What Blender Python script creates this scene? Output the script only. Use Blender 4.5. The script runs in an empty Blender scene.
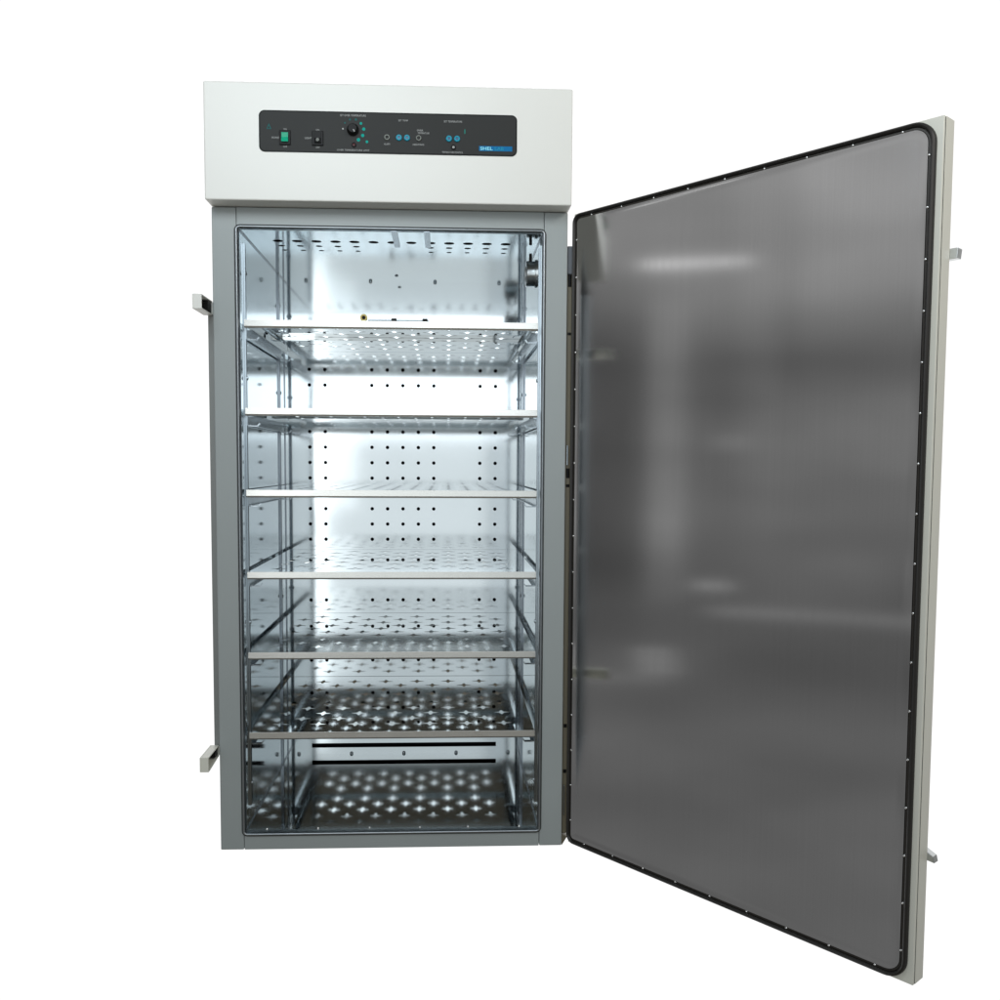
import bpy, bmesh, math, random
from mathutils import Vector, Matrix
random.seed(4)
S = bpy.context.scene
COL = S.collection
PI = math.pi

# ------------------------------------------------------------------ materials
def new_mat(name):
    m = bpy.data.materials.new(name); m.use_nodes = True
    nt = m.node_tree
    return m, nt, nt.nodes['Principled BSDF']

def noise_bump(nt, b, scale, strength, dist, vec=None, detail=2.0, chain=None):
    tc = nt.nodes.new('ShaderNodeTexCoord')
    mp = nt.nodes.new('ShaderNodeMapping')
    if vec: mp.inputs['Scale'].default_value = vec
    nt.links.new(tc.outputs['Object'], mp.inputs['Vector'])
    n = nt.nodes.new('ShaderNodeTexNoise')
    n.inputs['Scale'].default_value = scale
    n.inputs['Detail'].default_value = detail
    nt.links.new(mp.outputs['Vector'], n.inputs['Vector'])
    bp = nt.nodes.new('ShaderNodeBump')
    bp.inputs['Strength'].default_value = strength
    bp.inputs['Distance'].default_value = dist
    nt.links.new(n.outputs['Fac'], bp.inputs['Height'])
    if chain is not None: nt.links.new(chain.outputs['Normal'], bp.inputs['Normal'])
    nt.links.new(bp.outputs['Normal'], b.inputs['Normal'])
    return n, bp

def paint(name, col, rough=.35, spec=.5, peel=.15):
    m, nt, b = new_mat(name)
    b.inputs['Base Color'].default_value = (*col, 1)
    b.inputs['Roughness'].default_value = rough
    b.inputs['Specular IOR Level'].default_value = spec
    if peel:
        noise_bump(nt, b, 260, peel, .0004)
        tc = nt.nodes.new('ShaderNodeTexCoord'); n = nt.nodes.new('ShaderNodeTexNoise'); n.inputs['Scale'].default_value = 3.5; n.inputs['Detail'].default_value = 7
        nt.links.new(tc.outputs['Object'], n.inputs['Vector'])
        r = nt.nodes.new('ShaderNodeMapRange'); r.inputs['To Min'].default_value = .955; r.inputs['To Max'].default_value = 1.045
        nt.links.new(n.outputs['Fac'], r.inputs['Value'])
        v = nt.nodes.new('ShaderNodeVectorMath'); v.operation = 'SCALE'; v.inputs[0].default_value = col
        nt.links.new(r.outputs['Result'], v.inputs['Scale']); nt.links.new(v.outputs[0], b.inputs['Base Color'])
        r2 = nt.nodes.new('ShaderNodeMapRange'); r2.inputs['To Min'].default_value = rough - .08; r2.inputs['To Max'].default_value = rough + .08
        nt.links.new(n.outputs['Fac'], r2.inputs['Value']); nt.links.new(r2.outputs['Result'], b.inputs['Roughness'])
    return m

def steel(name, col, rough, wave=.0, wave_scale=5.0, grain=None, rough_var=.05, wave_dist=.002):
    m, nt, b = new_mat(name)
    b.inputs['Metallic'].default_value = 1
    b.inputs['Base Color'].default_value = (*col, 1)
    tc = nt.nodes.new('ShaderNodeTexCoord')
    mp = nt.nodes.new('ShaderNodeMapping')
    mp.inputs['Scale'].default_value = grain or (3, 3, 3)
    n = nt.nodes.new('ShaderNodeTexNoise'); n.inputs['Scale'].default_value = 6; n.inputs['Detail'].default_value = 5
    nt.links.new(tc.outputs['Object'], mp.inputs['Vector']); nt.links.new(mp.outputs['Vector'], n.inputs['Vector'])
    r = nt.nodes.new('ShaderNodeMapRange')
    r.inputs['To Min'].default_value = max(.02, rough - rough_var); r.inputs['To Max'].default_value = rough + rough_var
    nt.links.new(n.outputs['Fac'], r.inputs['Value']); nt.links.new(r.outputs['Result'], b.inputs['Roughness'])
    if wave: noise_bump(nt, b, wave_scale, wave, wave_dist, detail=1.0)
    return m

M = {}
M['white'] = paint('white_enamel', (.795, .79, .745), .40)
M['cream'] = paint('door_enamel', (.76, .755, .67), .33)
M['grey'] = paint('grey_enamel', (.352, .385, .384), .38, spec=.4)
M['grey_dark'] = paint('grey_enamel_rail', (.27, .28, .27), .4)
M['seam'] = paint('dark_seam', (.02, .022, .022), .6, peel=0)
M['trim'] = steel('trim_steel', (.36, .39, .41), .36)
M['latch'] = steel('latch_steel', (.62, .64, .64), .3)
M['liner'] = steel('chamber_steel', (.60, .645, .665), .075, wave=.13, wave_scale=3.2, rough_var=.02)
M['back'] = steel('back_panel_steel', (.61, .65, .67), .09, wave=.09, wave_scale=2.6, rough_var=.02)
M['floor'] = steel('chamber_floor_steel', (.57, .59, .59), 0.022, wave=.10, wave_scale=2.2, rough_var=.008)
M['shelf'] = steel('shelf_steel', (.54, .565, .57), .03, wave=.075, wave_scale=2.4, rough_var=.01)
M['lip'] = steel('shelf_lip_steel', (.75, .75, .72), .25, rough_var=.05)
M['lip'].node_tree.nodes['Principled BSDF'].inputs['Metallic'].default_value = .75
M['rail'] = steel('rail_steel', (.36, .40, .43), .22)
M['rail_dark'] = steel('rail_steel_darkened', (.25, .275, .30), .22)  # rear pilasters' dark reflection put into the colour; joints and straps share it
M['bright'] = steel('bright_steel', (.78, .78, .77), .15)
M['doorskin'] = steel('door_liner_steel', (.66, .66, .66), .08, wave=.07, wave_scale=1.6, grain=(9, 1, .5), rough_var=.010)
def brush(m, axis):
    nt = m.node_tree; b = nt.nodes['Principled BSDF']
    b.inputs['Anisotropic'].default_value = .45
    v = nt.nodes.new('ShaderNodeVectorTransform'); v.vector_type = 'VECTOR'; v.convert_from = 'OBJECT'; v.convert_to = 'WORLD'
    v.inputs[0].default_value = axis; nt.links.new(v.outputs[0], b.inputs['Tangent'])
    tc = nt.nodes.new('ShaderNodeTexCoord'); mp = nt.nodes.new('ShaderNodeMapping'); mp.inputs['Scale'].default_value = (70, 1, .45)
    n = nt.nodes.new('ShaderNodeTexNoise'); n.inputs['Scale'].default_value = 5; n.inputs['Detail'].default_value = 5
    nt.links.new(tc.outputs['Object'], mp.inputs['Vector']); nt.links.new(mp.outputs['Vector'], n.inputs['Vector'])
    r = nt.nodes.new('ShaderNodeMapRange'); r.inputs['To Min'].default_value = .63; r.inputs['To Max'].default_value = .685
    nt.links.new(n.outputs['Fac'], r.inputs['Value'])
    c = nt.nodes.new('ShaderNodeCombineColor')
    for k in range(3): nt.links.new(r.outputs['Result'], c.inputs[k])
    nt.links.new(c.outputs[0], b.inputs['Base Color'])
brush(M['doorskin'], (1, 0, 0))
M['rubber'] = paint('black_rubber', (.017, .0155, .014), .5, peel=0)
M['retainer'] = paint('dark_retainer', (.030, .026, .021), .4, peel=0)
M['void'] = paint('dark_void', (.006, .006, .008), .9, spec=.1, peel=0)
M['panel'] = paint('charcoal_overlay', (.030, .031, .030), .55, spec=.2, peel=.08)
M['panel_edge'] = paint('overlay_border', (.006, .007, .006), .5, spec=.2, peel=0)
M['black'] = paint('black_plastic', (.006, .006, .006), .45, spec=.18, peel=0)
M['ink'] = paint('pale_ink', (.38, .39, .38), .6, peel=0)
M['ink_green'] = paint('green_ink', (.008, .33, .27), .6, spec=.1, peel=0)
M['ink_teal'] = paint('teal_ink', (.02, .12, .12), .6, spec=.1, peel=0)
M['green'] = paint('green_rocker', (.004, .36, .20), .35, spec=.25, peel=0)
M['cyan'] = paint('cyan_button', (.006, .28, .40), .4, spec=.25, peel=0)
M['cyan_in'] = paint('deep_blue_button', (.005, .06, .16), .3, peel=0)
M['greyring'] = paint('grey_ring', (.15, .16, .14), .4, peel=0)
M['red'] = paint('dark_red_lamp', (.08, .006, .008), .3, peel=0)
M['blue'] = paint('blue_nameplate', (.002, .15, .36), .5, spec=.15, peel=0)
M['cyan_ink'] = paint('cyan_ink', (.25, .72, .85), .5, peel=0)
M['yellow'] = paint('yellow_plastic', (.62, .50, .16), .4, peel=0)
M['hinge'] = paint('brown_hinge', (.19, .165, .115), .45, peel=0)
M['hinge_grey'] = paint('grey_hinge', (.16, .17, .19), .4, peel=0)

# ------------------------------------------------------------------ geometry helpers
def obj(name, bm, mat, parent=None, smooth=None, bevel=None):
    me = bpy.data.meshes.new(name)
    bmesh.ops.recalc_face_normals(bm, faces=bm.faces)
    bm.to_mesh(me); bm.free()
    o = bpy.data.objects.new(name, me); COL.objects.link(o)
    for m in (mat if isinstance(mat, (list, tuple)) else [mat]): me.materials.append(m)
    if parent: o.parent = parent
    if smooth is not None:
        for p in me.polygons: p.use_smooth = True
        md = o.modifiers.new('es', 'EDGE_SPLIT'); md.split_angle = math.radians(smooth)
    if bevel:
        md = o.modifiers.new('bv', 'BEVEL'); md.width = bevel; md.segments = 3; md.limit_method = 'ANGLE'
        md.angle_limit = math.radians(40); md.harden_normals = False
    return o

def box(bm, x0, x1, y0, y1, z0, z1, mi=0):
    v = [bm.verts.new((x, y, z)) for x in (x0, x1) for y in (y0, y1) for z in (z0, z1)]
    for f in ((0, 1, 3, 2), (4, 6, 7, 5), (0, 4, 5, 1), (2, 3, 7, 6), (0, 2, 6, 4), (1, 5, 7, 3)):
        fc = bm.faces.new([v[i] for i in f]); fc.material_index = mi

def boxes(*bs):
    bm = bmesh.new()
    for b in bs: box(bm, *b)
    return bm

def cyl(bm, c, axis, r0, h, r1=None, n=24):
    """cylinder / cone from c along the axis letter by h"""
    r1 = r0 if r1 is None else r1
    ring = []
    for (r, d) in ((r0, 0), (r1, h)):
        L = []
        for i in range(n):
            a = 2 * PI * i / n; u, w = r * math.cos(a), r * math.sin(a)
            p = {'x': (d, u, w), 'y': (u, d, w), 'z': (u, w, d)}[axis]
            L.append(bm.verts.new((c[0] + p[0], c[1] + p[1], c[2] + p[2])))
        ring.append(L)
    bm.faces.new(ring[0]); bm.faces.new(ring[1])
    for i in range(n):
        j = (i + 1) % n
        bm.faces.new((ring[0][i], ring[0][j], ring[1][j], ring[1][i]))

def lathe(bm, c, axis, prof, n=28, a0=0):
    """prof: list of (radius, distance along the axis)"""
    rings = []
    for (r, d) in prof:
        L = []
        for i in range(n):
            a = 2 * PI * i / n + a0; u, w = r * math.cos(a), r * math.sin(a)
            p = {'x': (d, u, w), 'y': (u, d, w), 'z': (u, w, d)}[axis]
            L.append(bm.verts.new((c[0] + p[0], c[1] + p[1], c[2] + p[2])))
        rings.append(L)
    for A, B in zip(rings, rings[1:]):
        for i in range(n):
            j = (i + 1) % n; bm.faces.new((A[i], A[j], B[j], B[i]))
    bm.faces.new(rings[0]); bm.faces.new(rings[-1])

def rrect(u0, u1, v0, v1, r, n=8):
    pts = []
    q = r if isinstance(r, (tuple, list)) else (r,) * 4       # top right, top left, bottom left, bottom right
    for (cu, cv, a, r) in ((u1 - q[0], v1 - q[0], 0, q[0]), (u0 + q[1], v1 - q[1], 90, q[1]), (u0 + q[2], v0 + q[2], 180, q[2]), (u1 - q[3], v0 + q[3], 270, q[3])):
        for i in range(n + 1):
            t = math.radians(a + 90 * i / n)
            pts.append((cu + r * math.cos(t), cv + r * math.sin(t)))
    return pts

def ring_sweep(bm, rect, r, prof, fn, n=8, closed=True):
    """sweep a profile [(inset, height)] round a rounded rectangle"""
    u0, u1, v0, v1 = rect
    loops = []
    for (d, h) in prof:
        P = rrect(u0 + d, u1 - d, v0 + d, v1 - d, [max(.0006, k - d) for k in (r if isinstance(r, (tuple, list)) else (r,) * 4)], n)
        loops.append([bm.verts.new(fn(u, v, h)) for u, v in P])
    k = len(loops[0])
    L = list(zip(loops, loops[1:] + loops[:1])) if closed else list(zip(loops, loops[1:]))
    for A, B in L:
        for i in range(k):
            j = (i + 1) % k; bm.faces.new((A[i], A[j], B[j], B[i]))
    return loops

def plate(bm, outer, holes, fn, t):
    """flat plate with real holes; fn(u, v, h) places it, thickness t from h = 0 to h = t"""
    tmp = bmesh.new(); edges = []; rings = []
    for L in [outer] + holes:
        vs = [tmp.verts.new((u, v, 0)) for u, v in L]
        edges += [tmp.edges.new((vs[i], vs[(i + 1) % len(vs)])) for i in range(len(vs))]
        rings.append(L)
    bmesh.ops.triangle_fill(tmp, use_beauty=True, use_dissolve=False, edges=edges, normal=(0, 0, 1))
    tmp.verts.index_update(); tmp.verts.ensure_lookup_table()
    top = [bm.verts.new(fn(v.co.x, v.co.y, 0)) for v in tmp.verts]
    bot = [bm.verts.new(fn(v.co.x, v.co.y, t)) for v in tmp.verts]
    for f in tmp.faces:
        i = [v.index for v in f.verts]
        bm.faces.new([top[k] for k in i]); bm.faces.new([bot[k] for k in reversed(i)])
    o = 0
    for L in rings:
        k = len(L)
        for i in range(k):
            j = (i + 1) % k
            bm.faces.new((top[o + i], top[o + j], bot[o + j], bot[o + i]))
        o += k
    tmp.free()

def circle(cu, cv, r, n=14):
    return [(cu + r * math.cos(2 * PI * i / n), cv + r * math.sin(2 * PI * i / n)) for i in range(n)]

def star(cu, cv, R, r, n=4):
    """soft four-pointed hole"""
    L = []
    for k in range(n):
        a = PI / 2 * k
        for (da, q) in ((-5, R * .95), (0, R), (5, R * .95), (16, R * .66), (30, R * .47), (45, r), (60, R * .47), (74, R * .66)):
            t = a + math.radians(da); L.append((cu + q * math.cos(t), cv + q * math.sin(t)))
    return L

def empty(name, loc=(0, 0, 0)):
    o = bpy.data.objects.new(name, None); COL.objects.link(o); o.location = loc; o.empty_display_size = .1
    return o

def text(name, body, x, z, h, width, mat, parent, y, align='CENTER', bold=0.0):
    cu = bpy.data.curves.new(name, 'FONT'); cu.body = body; cu.size = 1.0
    cu.align_x = align; cu.align_y = 'CENTER'; cu.resolution_u = 2; cu.offset = bold
    t = bpy.data.objects.new(name, cu); COL.objects.link(t)
    bpy.context.view_layer.update()
    dg = bpy.context.evaluated_depsgraph_get()
    me = bpy.data.meshes.new_from_object(t.evaluated_get(dg))
    bpy.data.objects.remove(t)
    xs = [v.co.x for v in me.vertices]; ys = [v.co.y for v in me.vertices]
    cx, cy = (min(xs) + max(xs)) / 2, (min(ys) + max(ys)) / 2
    sx, sz = width / (max(xs) - min(xs)), h / (max(ys) - min(ys))
    for v in me.vertices:
        v.co = Vector(((v.co.x - cx) * sx + x, y, (v.co.y - cy) * sz + z))
    o = bpy.data.objects.new(name, me); COL.objects.link(o); me.materials.clear(); me.materials.append(mat); o.parent = parent
    return o

# ------------------------------------------------------------------ dimensions (metres)
W, H = .95, 1.75                        # grey cabinet front
OX0, OX1, OZ0, OZ1, DEP = .067, .8835, .047, 1.697, .70    # chamber opening and depth
HX0, HX1, HY, HZ0, HZ1 = -.002, .952, -.06, 1.752, 2.0506  # white control housing

inc = empty('incubator', (W / 2, .35, 0))
inc['label'] = 'tall grey and white laboratory incubator standing with its steel-lined door wide open'
inc['category'] = 'incubator'
P0 = -Vector((W / 2, .35, 0))
def part(name, bm, mat, parent=None, **k):
    """a part modelled in world coordinates under the incubator's Empty"""
    o = obj(name, bm, mat, parent or inc, **k)
    if parent is None: o.location = P0
    return o

# ---- outer shell and grey front frame
bm = boxes((0.0, .012, .030, .86, 0, H), (W - .012, W, .030, .86, 0, H), (.012, W - .012, .848, .86, 0, H),
           (.012, W - .012, .030, .848, 0, .012), (.012, W - .012, .030, .848, H - .012, H))
shell = part('cabinet_shell', bm, M['cream'], bevel=.003)
gap = .0012
bm = boxes((0, OX0 - .003, 0, .030, 0, H)); part('frame_stile', bm, M['grey'], bevel=.003)
bm = boxes((OX1 + .003, W, 0, .030, 0, H)); part('frame_stile', bm, M['grey'], bevel=.003)
bm = boxes((OX0 - .003 + gap, OX1 + .003 - gap, .0006, .030, OZ1 + .002, H)); part('frame_rail', bm, M['grey'], bevel=.0012)
bm = boxes((OX0 - .003 + gap, OX1 + .003 - gap, .0006, .030, 0, OZ0 - .002)); part('frame_rail', bm, M['grey'], bevel=.0012)
fy = lambda u, v, h: (u, -h, v)
bm = bmesh.new()
ring_sweep(bm, (OX0 - .0085, OX1 + .0085, OZ0 - .0085, OZ1 + .0085), .016,
           [(0, .0004), (.0002, .0016), (.0022, .0018), (.0024, .0004)], fy)
part('frame_seam', bm, M['seam'])
bm = bmesh.new()
ring_sweep(bm, (OX0 - .0062, OX1 + .0062, OZ0 - .0062, OZ1 + .0062), .013,
           [(0, .0), (.0004, .003), (.0018, .0050), (.0040, .0055), (.0060, .0045), (.0070, .001), (.0072, -.02), (.0066, -.02), (.0050, 0)], fy)
part('opening_trim', bm, M['trim'], smooth=50)

# ---- chamber liner: side walls, floor, ceiling (holes), back panel (holes and slot)
bm = boxes((OX0 - .0015, OX0, .002, DEP, OZ0, OZ1), (OX1, OX1 + .0015, .002, DEP, OZ0, OZ1))
part('side_lining', bm, M['liner'])
bm = boxes((OX0 - .0015, OX1 + .0015, .002, DEP + .0015, OZ0 - .0015, OZ0)); part('chamber_floor', bm, M['floor'])
PX, HP = .1519, .0535
ceil_holes = []
for row, (y, r, skip) in enumerate(((.142, .0145, ()), (.199, .0098, (5, 6, 7)), (.254, .0078, (5, 6, 7)))):
    for k in range(13):
        if k in skip: continue
        ceil_holes.append(circle(.1491 + HP * k, y, r, 18))
bm = bmesh.new()
plate(bm, [(OX0 - .0015, .002), (OX1 + .0015, .002), (OX1 + .0015, DEP + .0015), (OX0 - .0015, DEP + .0015)], ceil_holes,
      lambda u, v, h: (u, v, OZ1 + h), .0015)
part('chamber_ceiling', bm, M['liner'])
cols = [0, 1, 4, 5, 6, 7, 8, 11, 12]
rows = [0, 1, 4, 5, 6, 7, 8, 9, 10, 11, 13, 15, 17, 18, 19]
back_holes = [circle(PX + HP * c, 1.3959 - .0533 * r, .0061, 16) for r in rows for c in cols]
back_holes.append([(.151, .0700), (.8020, .0700), (.8020, .0855), (.151, .0855)])
bm = bmesh.new()
plate(bm, [(OX0, OZ0), (OX1, OZ0), (OX1, OZ1), (OX0, OZ1)], back_holes, lambda u, v, h: (u, DEP + h, v), .0015)
part('back_panel', bm, M['back'])
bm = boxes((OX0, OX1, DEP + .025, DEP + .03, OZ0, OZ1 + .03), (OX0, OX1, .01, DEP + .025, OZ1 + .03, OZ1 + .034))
part('duct_shade_sheet', bm, M['void'])  # near-black sheets paint the shade of the cavity behind the holes
# ---- small screws of the liner
def dome(bm, c, axis, r, h):
    lathe(bm, c, axis, [(r, 0), (r * .92, h * .5), (r * .6, h * .9), (r * .15, h)], n=12)
for x in (.1433, .3630, .5838, .8041):
    bm = bmesh.new(); dome(bm, (x, DEP, OZ1 - .0025), 'y', .0058, -.004); part('liner_screw', bm, M['rail'], smooth=40)
bm = bmesh.new(); dome(bm, (.457, .60, OZ1), 'z', .006, -.004); part('liner_screw', bm, M['rail'], smooth=40)
for x in (.105, .290, .475, .660, .845):
    bm = bmesh.new(); dome(bm, (x, DEP, OZ0 + .0025), 'y', .0060, -.004); part('liner_screw', bm, M['rail'], smooth=40)
for x in (.1234, .2659, .4096, .5508, .6865, .8315):
    bm = bmesh.new(); dome(bm, (x, .022, OZ0), 'z', .0042, .006); part('liner_screw', bm, M['bright'], smooth=40)
sm = .0026
for b in ((OX0, OX0 + sm, .004, DEP, OZ1 - sm, OZ1 - .0003), (OX1 - sm, OX1, .004, DEP, OZ1 - sm, OZ1 - .0003),
          (OX0, OX0 + sm, .004, DEP, OZ0 + .0003, OZ0 + sm), (OX1 - sm, OX1, .004, DEP, OZ0 + .0003, OZ0 + sm),
          (OX0, OX0 + sm, DEP - sm, DEP - .0003, OZ0 + sm, OZ1 - sm), (OX1 - sm, OX1, DEP - sm, DEP - .0003, OZ0 + sm, OZ1 - sm)):
    part('lining_joint', boxes(b), M['rail_dark'])
# ---- two straps across the front of the ceiling
for x in (.474, .562):
    part('ceiling_strap', boxes((x, x + .016, .004, .186, OZ1 - .0035, OZ1 - .0003)), M['rail_dark'])
# ---- access port on the right wall: round collar with a small dark lever
bm = bmesh.new(); pz, py = 1.6265, .20
lathe(bm, (OX1, py, pz), 'x', [(.040, 0), (.040, -.004), (.036, -.005), (.036, -.010), (.0365, -.012), (.0365, -.0275), (.034, -.0295), (.024, -.0295), (.022, -.024), (.002, -.024)], n=40)
port = part('access_port', bm, M['latch'], smooth=35)
bm = boxes((OX1 - .020, OX1 - .012, py - .006, py + .004, pz + .0366, pz + .058)); part('port_lever', bm, M['black'], port, bevel=.001)

# ---- slotted pilasters in the four corners, with bolts
def pilaster(x0, sgn, yc, mat, zb0, zt0):
    slots = []
    z = .125
    while z < 1.65:
        slots.append([(yc - .0028, z), (yc + .0028, z), (yc + .0028, z + .011), (yc - .0028, z + .011)]); z += .0254
    bm = bmesh.new(); w = .0056
    plate(bm, [(yc - w, zb0), (yc + w, zb0), (yc + w, zt0), (yc - w, zt0)], slots, lambda u, v, h: (x0 + sgn * (.0050 - h), u, v), .0012)
    for e in (yc - w, yc + w - .0012):
        a, b = sorted((x0 + sgn * .0003, x0 + sgn * .0038)); box(bm, a, b, e, e + .0012, zb0, zt0)
    p = part('pilaster', bm, mat)
    for zb in (.16, .62, 1.30, 1.585):
        bm = bmesh.new(); lathe(bm, (x0 + sgn * .0051, yc, zb + .006), 'x', [(.0055, 0), (.0052, sgn * .003), (.001, sgn * .0042)], n=10)
        part('pilaster_bolt', bm, M['rail'], p, smooth=35)
for x0, sg in ((OX0, 1), (OX1, -1)):
    pilaster(x0, sg, .075, M['rail'], .10, 1.672); pilaster(x0, sg, .590, M['rail_dark'], OZ0 + .001, OZ1 - .001)

# ---- shelf rails: a pair of bent-strip rails with hooked tabs under each shelf
SH = [1.4580, 1.2215, .9990, .7735, .5498, .3247]
def rail(x0, sg, zt):
    bm = bmesh.new()
    a = lambda d0, d1: sorted((x0 + sg * d0, x0 + sg * d1))
    X = a(.0058, .0074); box(bm, *X, .066, .602, zt - .026, zt - .001)
    X = a(.0074, .024); box(bm, *X, .068, .600, zt - .0026, zt - .001)
    X = a(.0074, .017); box(bm, *X, .068, .600, zt - .026, zt - .0245)
    for y in (.069, .584):                       # hooked end tabs
        X = a(.0074, .034)
        box(bm, *X, y, y + .012, zt - .0285, zt - .0263)
        vs = [Vector((x0 + sg * dx, y + dy, zt + dz)) for dx, dz in ((.034, -.0285), (.0405, -.0205), (.039, -.0190), (.0325, -.0268)) for dy in (0, .012)]
        v = [bm.verts.new(q) for q in vs]
        for f in ((0, 2, 4, 6), (1, 7, 5, 3), (0, 1, 3, 2), (2, 3, 5, 4), (4, 5, 7, 6), (6, 7, 1, 0)): bm.faces.new([v[i] for i in f])
    return bm
for zt in SH:
    for x0, sg in ((OX0, 1), (OX1, -1)):
        part('shelf_rail', rail(x0, sg, zt - .019), M['rail'])

# ---- white control housing on top
bm = boxes((HX0, HX1, HY, .862, HZ0, HZ1)); house = part('control_housing', bm, M['white'], bevel=.004)
bm = boxes((.918, .930, -.03, .02, HZ1 - .001, HZ1 + .0035), (.934, .944, -.03, .02, HZ1 - .001, HZ1 + .0035)); part('lid_clip', bm, M['cream'], bevel=.001)

# ---- control panel
Y = HY
pan_out = rrect(.1392, .8064, 1.8750, 1.9798, .0145)
bm = bmesh.new(); plate(bm, pan_out, [], lambda u, v, h: (u, Y - h, v), .0012)
panel = part('control_panel', bm, M['panel_edge'])
bm = bmesh.new(); plate(bm, rrect(.1425, .8031, 1.8783, 1.9765, .0115), [], lambda u, v, h: (u, Y - .0008 - h, v), .0007)
part('panel_overlay', bm, M['panel'], panel)
F = Y - .0015
def pp(name, bm, mat, **k): return part(name, bm, mat, panel, **k)
# two rocker switches
for (cx, cz, lit) in ((.2060, 1.9110, True), (.2898, 1.9108, False)):
    bm = boxes((cx - .0145, cx + .0145, F - .004, F + .0005, cz - .0185, cz + .0185)); pp('switch_bezel', bm, M['black'], bevel=.0015)
    bm = bmesh.new()
    w, hh = (.0088, .0120) if lit else (.0086, .0125)
    a, b = F - .0042, (F - .0095 if lit else F - .0085)
    v = [bm.verts.new(q) for q in ((cx - w, a, cz - hh), (cx + w, a, cz - hh), (cx + w, a, cz + hh), (cx - w, a, cz + hh),
                                   (cx - w, b, cz - hh), (cx + w, b, cz - hh), (cx + w, b + .004, cz), (cx - w, b + .004, cz),
                                   (cx + w, b + .0035, cz + hh), (cx - w, b + .0035, cz + hh))]
    for f in ((0, 3, 2, 1), (4, 5, 6, 7), (7, 6, 8, 9), (0, 1, 5, 4), (3, 9, 8, 2), (1, 2, 8, 6, 5), (0, 4, 7, 9, 3)): bm.faces.new([v[i] for i in f])
    pp('rocker', bm, M['green'] if lit else M['black'], bevel=.0008)
    if not lit:
        bm = bmesh.new(); lathe(bm, (cx + .0005, F - .0062, cz - .0055), 'y', [(.0042, 0), (.0040, -.0022), (.0026, -.0022), (.0024, -.0005)], n=18); pp('rocker_mark', bm, M['greyring'])
    text('lettering', 'ON', cx, cz + .0215, .0042, .0085, M['ink'], panel, F - .0003)
    text('lettering', 'OFF', cx, cz - .0228, .0042, .0100, M['ink'], panel, F - .0003)
text('lettering', 'POWER', .1822, 1.9106, .0050, .0200, M['ink'], panel, F - .0003)
text('lettering', 'LIGHT', .2655, 1.9112, .0050, .0180, M['ink'], panel, F - .0003)
# small teal warning triangle
bm = bmesh.new()
plate(bm, [(.1585, 1.932), (.1712, 1.932), (.1649, 1.947)], [[(.1617, 1.9338), (.1680, 1.9338), (.1649, 1.9415)]], lambda u, v, h: (u, F - h, v), .0003)
pp('warning_mark', bm, M['ink_teal'])
# dial with green scale dots
kc = (.3804, F, 1.9340)
bm = bmesh.new(); lathe(bm, kc, 'y', [(.0158, .0005), (.0158, -.003), (.0135, -.0045), (.0118, -.014), (.0105, -.0155), (.001, -.0158)], n=20); dial = pp('dial', bm, M['black'], smooth=35)
bm = bmesh.new()
d = Vector((.52, -.855)); e = Vector((.855, .52))
q = [Vector((kc[0], kc[2])) + d * s + e * t for s, t in ((.004, -.0012), (.0112, -.0012), (.0112, .0012), (.004, .0012))]
plate(bm, [(w.x, w.y) for w in q], [], lambda u, v, h: (u, F - .0157 - h, v), .0004); pp('dial_pointer', bm, M['ink'])
for (x, z, r, c) in ((.3547, 1.9364, .0022, 'ink'), (.3599, 1.9516, .0024, 'ink_teal'), (.3728, 1.9600, .0026, 'ink_teal'), (.3883, 1.9603, .0030, 'ink_teal'), (.4011, 1.9507, .0036, 'ink_green'),
                     (.4083, 1.9367, .0042, 'ink_green'), (.4056, 1.9205, .0044, 'ink_green'), (.3945, 1.9094, .0046, 'ink_green'), (.4164, 1.9048, .0036, 'ink_green')):
    bm = bmesh.new(); plate(bm, circle(x, z, r, 14), [], lambda u, v, h: (u, F - h, v), .0003); pp('scale_dot', bm, M[c])
text('lettering', 'SET OVER TEMPERATURE', .3806, 1.9703, .0050, .0670, M['ink'], panel, F - .0003)
text('lettering', 'OVER TEMPERATURE LIMIT', .3809, 1.8828, .0044, .0840, M['ink'], panel, F - .0003)
def lamp(x, z, r, ring, core):
    bm = bmesh.new(); lathe(bm, (x, F, z), 'y', [(r, .0004), (r, -.0025), (r * .86, -.0036), (r * .62, -.0036), (r * .58, -.0012)], n=24); o = pp('indicator_lamp', bm, M[ring], smooth=40)
    bm = bmesh.new(); lathe(bm, (x, F, z), 'y', [(r * .57, .0004), (r * .55, -.0018), (r * .2, -.0026)], n=18); part('lamp_lens', bm, M[core], panel, smooth=40)
lamp(.3828, 1.8962, .0062, 'black', 'red')
lamp(.4681, 1.9167, .0074, 'greyring', 'panel')
lamp(.5502, 1.9163, .0074, 'greyring', 'panel')
lamp(.6407, 1.8950, .0062, 'black', 'ink')
for x in (.4992, .5199, .6289, .6498): 
    bm = bmesh.new(); lathe(bm, (x, F, 1.9163), 'y', [(.0080, .0004), (.0078, -.0030), (.0068, -.0042), (.0038, -.0042), (.0034, -.0025)], n=24); pp('push_button', bm, M['cyan'], smooth=40)
    bm = bmesh.new(); cyl(bm, (x, F - .0004, 1.9163), 'y', .0037, -.0024, n=16); pp('button_centre', bm, M['cyan_in'])
bm = boxes((.6692, .6709, F - .0004, F, 1.9300, 1.9412)); pp('display_segment', bm, M['ink_green'])
text('lettering', 'SET TEMP', .5102, 1.9604, .0045, .0250, M['ink'], panel, F - .0003)
text('lettering', 'ALARM', .4681, 1.9000, .0045, .0155, M['ink'], panel, F - .0003)
text('lettering', 'OVER', .5535, 1.9362, .0045, .0160, M['ink'], panel, F - .0003)
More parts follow.
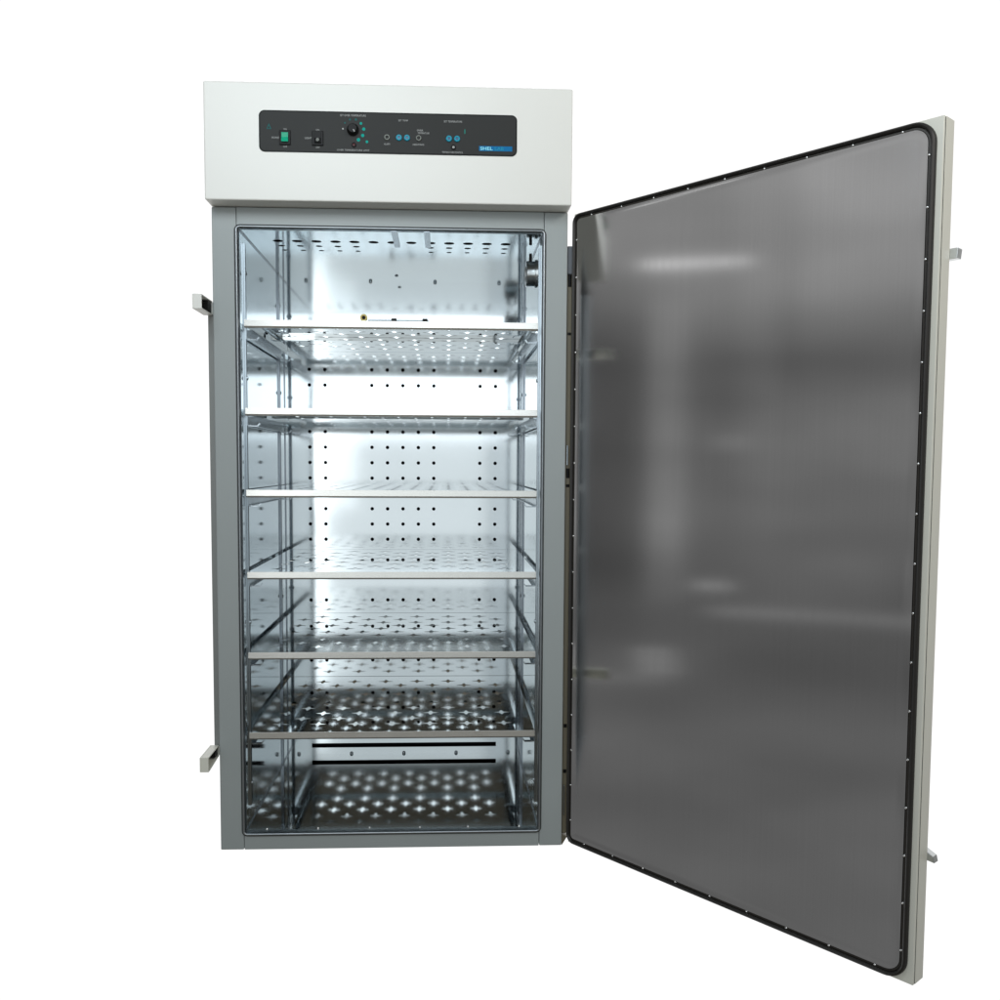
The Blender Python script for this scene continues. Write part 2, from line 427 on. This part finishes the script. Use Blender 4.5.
text('lettering', 'TEMPERATURE', .5625, 1.9295, .0045, .0300, M['ink'], panel, F - .0003)
text('lettering', 'HEATING', .5497, 1.9002, .0045, .0285, M['ink'], panel, F - .0003)
text('lettering', 'SET TEMPERATURE', .6393, 1.9603, .0050, .0470, M['ink'], panel, F - .0003)
text('lettering', 'TEMPERATURE CONTROL', .6382, 1.8822, .0042, .0547, M['ink'], panel, F - .0003)
bm = boxes((.7072, .7938, F - .0006, F, 1.8873, 1.8998)); pp('nameplate', bm, M['blue'])
text('lettering', 'SHEL', .7265, 1.8936, .0086, .0330, M['cyan_ink'], panel, F - .0009, bold=.02)
text('lettering', 'LAB', .7600, 1.8936, .0086, .0230, M['cyan'], panel, F - .0009)

# ---- latch strikes on the left side: boxes open towards the cabinet, and the rail between them
def strike(z0, z1):
    x0, x1, y0, y1, t = -.030, -.006, -.090, .022, .0028
    bm = boxes((x0, x0 + t, y0, y1, z0, z1), (x0 + t, x1, y0, y0 + t, z0, z1), (x0 + t, x1, y0 + t, y1, z1 - t, z1),
               (x0 + t, x1, y0 + t, y1, z0, z0 + t), (x0 + t, x1 + .004, y1 - t, y1, z0 + t, z1 - t))
    return bm
bm = strike(1.4685, 1.5062); s1 = part('latch_strike', bm, M['white'], bevel=.001)
bm = boxes((-.0268, -.008, -.02, .016, 1.475, 1.500)); part('strike_shade_block', bm, M['black'], s1)  # black block stands in for the shade inside the open box
# the lower strike tapers towards the cabinet
bm = bmesh.new(); t = .0028
def wedge(x0, x1, y0, y1, za0, za1, zb0, zb1):
    v = [bm.verts.new(q) for q in ((x0, y0, za0), (x1, y0, za0), (x1, y0, za1), (x0, y0, za1), (x0, y1, zb0), (x1, y1, zb0), (x1, y1, zb1), (x0, y1, zb1))]
    for f in ((0, 1, 2, 3), (5, 4, 7, 6), (4, 0, 3, 7), (1, 5, 6, 2), (3, 2, 6, 7), (4, 5, 1, 0)): bm.faces.new([v[i] for i in f])
wedge(-.030, -.030 + t, -.090, .022, .2505, .2905, .2595, .2905)
wedge(-.030 + t, -.007, -.090, -.090 + t, .2505, .2905, .2507, .2905)
wedge(-.030 + t, -.006, -.090 + t, .022, .2877, .2905, .2877, .2905)
wedge(-.030 + t, -.006, -.090 + t, .022, .2507, .2535, .2595, .2623)
wedge(-.030 + t, -.002, .022 - t, .022, .2625, .2876, .2625, .2876)
s2 = part('latch_strike', bm, M['cream'], bevel=.001)
bm = boxes((-.0268, -.009, -.01, .016, .265, .285)); part('strike_shade_block', bm, M['black'], s2)  # same painted dark inside for the lower strike
bm = boxes((-.0195, -.0012,   .024, .060, .2700, 1.4900)); part('strike_rail', bm, M['grey_dark'], bevel=.002)

# ---- hinge side
bm = boxes((W + .0015, W + .0150, .012, .030, .03, 1.588)); part('hinge_leaf', bm, M['hinge'], bevel=.002)
bm = boxes((W + .0015, W + .0185, .010, .034, 1.589, 1.664)); part('hinge_block', bm, M['hinge_grey'], bevel=.002)
for (z0, z1) in ((1.555, 1.588), (1.425, 1.432), (1.035, 1.062), (1.010, 1.018), (.335, .345), (.205, .215)):
    bm = bmesh.new(); cyl(bm, (W + .0085, .0165, z0), 'z', .0066, z1 - z0, n=18); part('hinge_knuckle', bm, M['black'], smooth=40)
for (z0, z1) in ((1.070, 1.125), (.085, .172)):
    bm = boxes((W + .004, W + .0075, .004, .0118, z0, z1)); part('hinge_pin', bm, M['rail'], bevel=.001)
bm = bmesh.new()
v = [bm.verts.new(q) for q in ((W + .001, .002, .0), (W + .017, .010, .022), (W + .001, .002, .03), (W + .001, .03, .0), (W + .017, .03, .022), (W + .001, .03, .03))]
for f in ((0, 1, 2), (5, 4, 3), (0, 3, 4, 1), (1, 4, 5, 2), (2, 5, 3, 0)): bm.faces.new([v[i] for i in f])
part('hinge_foot', bm, M['hinge'])

# ------------------------------------------------------------------ the door (a part of the incubator), hung open
L, DZ0, DZ1, TH = .9679, .0097, 1.7468, .68627
bm = boxes((.003, L - .0005, 0, .0065, DZ0 + .0005, DZ1 - .0005), (.004, L - .004, .0065, .0092, DZ0 + .003, DZ1 - .003),
           (0, L, .0092, .047, DZ0, DZ1))
door = obj('door', bm, M['cream'], inc, bevel=.0022)
door.location = P0 + Vector((.9661, .0045, 0)); door.rotation_euler = (0, 0, TH - PI / 2)
def dp(name, bm, mat, parent=None, **k): return obj(name, bm, mat, parent or door, **k)
bm = bmesh.new(); box(bm, L - .0042, L - .0008, .0066, .0091, DZ0 + .002, DZ1 - .002); dp('door_seam', bm, M['seam'])
fd = lambda u, v, h: (u, -h, v)
G = (.0030, .9555, .0118, 1.7448); GR = (.046, .026, .026, .046)
bm = bmesh.new()
ring_sweep(bm, G, GR, [(0, .0002), (.0002, .005), (.002, .0098), (.0050, .0115), (.0078, .0095), (.0092, .005), (.0094, .0002)], fd, n=10)
dp('gasket', bm, M['rubber'], smooth=60)
bm = bmesh.new()
ring_sweep(bm, G, GR, [(.0097, .0002), (.0097, .0032), (.0104, .0040), (.0140, .0040), (.0147, .0030), (.0147, .0002)], fd, n=10)
dp('gasket_retainer', bm, M['retainer'], smooth=40)
# steel inner skin, very slightly dished
bm = bmesh.new()
loops = ring_sweep(bm, G, GR, [(.0150, .0002), (.0151, .0050)] + [(.0155 + .020 * k / 6, .0044 + .0006 * (1 - k / 6) ** 2) for k in range(7)], fd, n=10, closed=False)
bm.faces.new(loops[-1])
dp('door_skin', bm, M['doorskin'])
pos = []
ci = .0122
u0, u1, v0, v1 = G[0] + ci, G[1] - ci, G[2] + ci, G[3] - ci
z = 1.6756
while z > .06: pos += [(u0, z), (u1, z)]; z -= .0999
s = .0679
while s < .93: pos += [(s, v0), (s, v1)]; s += .1027
for (s, z) in pos:
    bm = bmesh.new(); dome(bm, (s, -.0040, z), 'y', .0031, -.0024); dp('retainer_screw', bm, M['bright'], smooth=50)
# latches on the free edge, outer side
for (z0, z1, wd) in ((1.479, 1.501, 0), (.258, .284, 1)):
    bm = bmesh.new()
    if wd:
        P = [(.944, z1), (.955, z1 - .001), (.979, z0 + .013), (.982, z0), (.955, z0 + .003), (.944, z0 + .003)]
    else:
        P = [(.944, z0), (.982, z0 + .001), (.984, z1 - .002), (.982, z1), (.944, z1 - .001)]
    a = [bm.verts.new((x, .0475, z)) for x, z in P]; b = [bm.verts.new((x, .0665, z)) for x, z in P]
    bm.faces.new(a); bm.faces.new(b[::-1])
    for i in range(len(P)): j = (i + 1) % len(P); bm.faces.new((a[i], a[j], b[j], b[i]))
    dp('latch', bm, M['latch'], bevel=.0012)

# ------------------------------------------------------------------ six perforated shelves
SX0, SX1, SY0, SY1 = .0785, .8730, .022, .697
holes = []
r = 0
y = .103
while y < .66:
    off = .4703 if r % 2 == 0 else .4703 - .0535
    for k in range(-5, 6):
        x = off + .107 * k
        if SX0 + .03 < x < SX1 - .03: holes.append(star(x, y, .0245, .0100))
    y += .0575; r += 1
bm = bmesh.new()
plate(bm, [(SX0, SY0), (SX1, SY0), (SX1, SY1), (SX0, SY1)], holes, lambda u, v, h: (u, v, -h), .0012)
for a, b in ((SX0, SX0 + .0012), (SX1 - .0012, SX1)): box(bm, a, b, SY0 + .004, SY1 - .002, -.016, -.0014)
deck_me = None
WORDS = ['topmost perforated steel shelf under the chamber ceiling, carrying the yellow-ended rod',
         'perforated steel shelf with bright white lip, directly below the one carrying the yellow-ended rod',
         'perforated steel shelf with white front lip at eye level, third one from the top',
         'perforated steel shelf with pale lip and dark star holes, fourth one down from the ceiling',
         'grey-lipped perforated steel shelf directly above the lowest brown-edged shelf',
         'lowest perforated steel shelf with dull brown front edge, above the black slot']
deck0 = obj('deck', bm, M['shelf'])
bm = bmesh.new()
prof = [(-.0020, .0006), (-.0020, -.0163), (.0018, -.0206), (.0110, -.0206), (.0110, -.0192), (.0024, -.0192), (-.0006, -.0157), (-.0006, .0006)]
A = [bm.verts.new((SX0 - .0008, SY0 + y, z)) for y, z in prof]; B = [bm.verts.new((SX1 + .0008, SY0 + y, z)) for y, z in prof]
bm.faces.new(A); bm.faces.new(B[::-1])
for k in range(8): bm.faces.new((A[k], A[(k + 1) % 8], B[(k + 1) % 8], B[k]))
lip0 = obj('front_lip', bm, M['lip'], bevel=.0004)
bm = boxes((SX0 + .012, SX1 - .012, .335, .338, -.012, -.0016), (SX0 + .012, SX1 - .012, .338, .365, -.012, -.0105), (SX0 + .012, SX1 - .012, .365, .368, -.012, -.0016))
stf0 = obj('stiffener', bm, M['shelf'])
for i, zt in enumerate(SH):
    t = empty('perforated_shelf', (.4757, .35, zt))
    t['label'] = WORDS[i]; t['category'] = 'shelf'; t['group'] = 'shelves in the incubator chamber'
    for src in (deck0, lip0, stf0):
        c = src if i == 0 else src.copy()
        if i: COL.objects.link(c)
        c.parent = t; c.location = (-.4757, -.35, 0)

# ------------------------------------------------------------------ rod with a yellow ring lying on the top shelf
bz = SH[0] + .0008
probe = empty('probe_rod', (.48, .036, bz))
probe['label'] = 'thin grey rod with a yellow ring end and two black clips on the topmost shelf'
probe['category'] = 'probe'
def pr(name, bm, mat, **k):
    o = obj(name, bm, mat, probe, **k); o.location = (-.48, -.036, -bz); return o
bm = bmesh.new(); lathe(bm, (.398, .030, bz + .0102), 'y', [(.0100, .010), (.0100, .001), (.0092, 0), (.0056, 0), (.0050, .002), (.0050, .010)], n=24); pr('ring_end', bm, M['yellow'], smooth=40)
bm = bmesh.new(); cyl(bm, (.398, .0325, bz + .0102), 'y', .0049, .006, n=18); pr('socket', bm, M['black'])
bm = bmesh.new(); cyl(bm, (.409, .036, bz + .0042), 'x', .0022, .166, n=12); pr('rod', bm, M['rail'], smooth=40)
for x in (.480, .5645):
    bm = boxes((x - .007, x + .007, .031, .041, bz, bz + .0095)); pr('clip', bm, M['black'], bevel=.001)

# ------------------------------------------------------------------ surroundings: studio environment (direction only)
wd = bpy.data.worlds.new('World'); S.world = wd; wd.use_nodes = True
nt = wd.node_tree; nt.nodes.clear()
N, K = nt.nodes.new, nt.links.new
def math_(op, a, b=None, c=None, clamp=False):
    n = N('ShaderNodeMath'); n.operation = op; n.use_clamp = clamp
    for i, q in enumerate((a, b, c)):
        if q is None: continue
        if isinstance(q, (int, float)): n.inputs[i].default_value = q
        else: K(q, n.inputs[i])
    return n.outputs[0]
def ss(v, a, b):
    n = N('ShaderNodeMapRange'); n.interpolation_type = 'SMOOTHSTEP'; K(v, n.inputs['Value'])
    n.inputs['From Min'].default_value = a; n.inputs['From Max'].default_value = b
    if a > b:
        n.inputs['From Min'].default_value = b; n.inputs['From Max'].default_value = a
        n.inputs['To Min'].default_value = 1; n.inputs['To Max'].default_value = 0
    return n.outputs['Result']
def mix(f, a, b):
    n = N('ShaderNodeMix'); n.data_type = 'RGBA'; K(f, n.inputs['Factor'])
    for i, q in ((6, a), (7, b)):
        if isinstance(q, tuple): n.inputs[i].default_value = (*q, 1)
        else: K(q, n.inputs[i])
    return n.outputs[2]
tc = N('ShaderNodeTexCoord'); sep = N('ShaderNodeSeparateXYZ'); K(tc.outputs['Generated'], sep.inputs[0])
dx, dy, dz = sep.outputs
el = math_('MULTIPLY', math_('ARCSINE', dz), 57.2958)
az = math_('MULTIPLY', math_('ARCTAN2', math_('MULTIPLY', dy, -1.0), math_('MULTIPLY', dx, -1.0)), 57.2958)   # 0 = due left, + towards the camera side
# front of the room: floor, wall, ceiling
front = mix(ss(el, -13, -9), (.125, .108, .082), (.075, .085, .09))
front = mix(ss(el, 22, 30), front, (.17, .195, .215))
# dim room on the left, seen in the open door
val = math_('ADD', math_('MULTIPLY', ss(el, 5, 15), .19), .14)
for (a0, a1, e0, e1, v, sa, se) in (
        (-12, .6, 8, 30, -.03, 1.5, 3), (9.3, 30, 8, 30, .12, 1.0, 5), (.5, 6.8, 11.75, 12.1, 1.0, .5, .26), (1.1, 3.3, -7.0, 9, .15, .3, 2.5),
        (8.2, 30, -3.5, 4.5, .075, 1.4, 1.8), (3.5, 6.2, -6, 9, .02, .4, 3), (6.3, 8.6, -4, 16, .06, .3, 4), (8.8, 9.6, 2, 16, -.02, .3, 4), (5.0, 7.0, 1.0, 1.8, .10, .6, .5), (3.9, 6.2, -7.4, -7.0, .42, .4, .25), (4.8, 17, -8.9, -8.6, .28, .8, .35),
        (-4.5, 2.6, -13.2, -12.7, .07, .8, .2), (.4, 2.8, -11.45, -11.15, .24, .5, .15), (.5, 3.0, -12.0, -11.7, .24, .5, .15), (.6, 3.2, -12.55, -12.25, .24, .5, .15),
        (-12, .8, -8, 9, -.045, .35, 4), (-30, 40, -13, -8, -.022, 3, 3), (-30, 40, -60, -16, .02, 3, 3), (7, 15, -8.0, -5, .04, 2, 1)):
    m = math_('MULTIPLY', math_('MULTIPLY', ss(az, a0 - sa, a0 + sa), ss(az, a1 + sa, a1 - sa)), math_('MULTIPLY', ss(el, e0 - se, e0 + se), ss(el, e1 + se, e1 - se)))
    val = math_('MULTIPLY_ADD', m, v, val)
nz = N('ShaderNodeTexNoise'); nz.inputs['Scale'].default_value = 4; nz.inputs['Detail'].default_value = 6
vm = N('ShaderNodeMapping'); vm.inputs['Scale'].default_value = (1, 1, 3.2); K(tc.outputs['Generated'], vm.inputs['Vector']); K(vm.outputs['Vector'], nz.inputs['Vector'])
val = math_('MULTIPLY', val, math_('MULTIPLY_ADD', nz.outputs['Fac'], 1.2, .40))
cmb = N('ShaderNodeCombineColor')
for i in range(3): K(val, cmb.inputs[i])
room = mix(ss(dx, -.45, -.75), front, cmb.outputs[0])
room = mix(ss(dx, .3, .6), room, (.20, .20, .19))
allc = mix(ss(dy, .22, .45), room, (1.06, 1.06, 1.06))
bg = N('ShaderNodeBackground'); K(allc, bg.inputs['Color']); bg.inputs['Strength'].default_value = 1
out = N('ShaderNodeOutputWorld'); K(bg.outputs[0], out.inputs[0])

# ------------------------------------------------------------------ lamps of the room in front
def area(name, loc, target, sx, sy, radiance, col):
    d = bpy.data.lights.new(name, 'AREA'); d.shape = 'RECTANGLE'; d.size = sx; d.size_y = sy
    d.energy = radiance * PI * sx * sy * 1.0; d.color = col
    o = bpy.data.objects.new(name, d); COL.objects.link(o); o.location = loc
    o.rotation_euler = (Vector(target) - Vector(loc)).to_track_quat('-Z', 'Y').to_euler()
    return o
area('wall_lamp', (.15, -4.8, 1.35), (.15, 0, 1.35), 1.75, 3.3, 1.05, (.93, .985, 1.0))
area('wall_lamp', (1.42, -4.8, 1.30), (1.42, 0, 1.30), .75, 3.2, .80, (.90, .98, 1.02))
area('window_lamp', (-.70, -4.6, 1.10), (-.70, 0, 1.10), 1.0, .85, .6, (.96, .99, 1))
area('window_lamp', (-.82, -4.5, 1.12), (-.82, 0, 1.12), .70, 1.00, .6, (.96, .99, 1))
area('window_lamp', (-.82, -4.55, .70), (-.82, 0, .70), .72, 1.9, 1.2, (.96, .99, 1))
area('softbox_lamp', (.35, -2.7, 1.80), (.40, 0, 1.78), 1.5, 1.06, 1.6, (.91, .98, 1.03))
area('key_lamp', (.10, -1.5, 2.46), (.38, 0, 2.30), 1.05, .70, 5.9, (.88, .97, 1.03))
area('side_lamp', (2.4, -2.4, 2.8), (1.2, 0, 1.9), .8, .8, 12.0, (1, .97, .92))

# ------------------------------------------------------------------ camera
C = Vector((.62286, -2.52305, 1.06983)); yaw, pitch, roll = .0448573, -.0661446, .00465973
cam = bpy.data.cameras.new('camera'); co = bpy.data.objects.new('camera', cam); COL.objects.link(co)
fw = Vector((math.sin(yaw) * math.cos(pitch), math.cos(yaw) * math.cos(pitch), math.sin(pitch)))
rt = Vector((math.cos(yaw), -math.sin(yaw), 0)); up = rt.cross(fw)
r2 = math.cos(roll) * rt + math.sin(roll) * up; u2 = -math.sin(roll) * rt + math.cos(roll) * up
mw = Matrix((r2, u2, -fw)).transposed().to_4x4(); mw.translation = C
co.matrix_world = mw
cam.sensor_width = 36; cam.lens = 921.5 * 36 / 1000
cam.shift_x = (500 - 487.283) / 1000; cam.shift_y = (526.138 - 500) / 1000
cam.clip_start = .05; cam.clip_end = 200
S.camera = co

# ------------------------------------------------------------------ render settings
S.view_settings.view_transform = 'Standard'; S.view_settings.look = 'None'
S.view_settings.exposure = 0; S.view_settings.gamma = 1; S.view_settings.use_curve_mapping = False
S.render.engine = 'CYCLES'
S.cycles.max_bounces = 16; S.cycles.glossy_bounces = 14; S.cycles.diffuse_bounces = 4
S.cycles.sample_clamp_indirect = 6
S.cycles.use_denoising = True
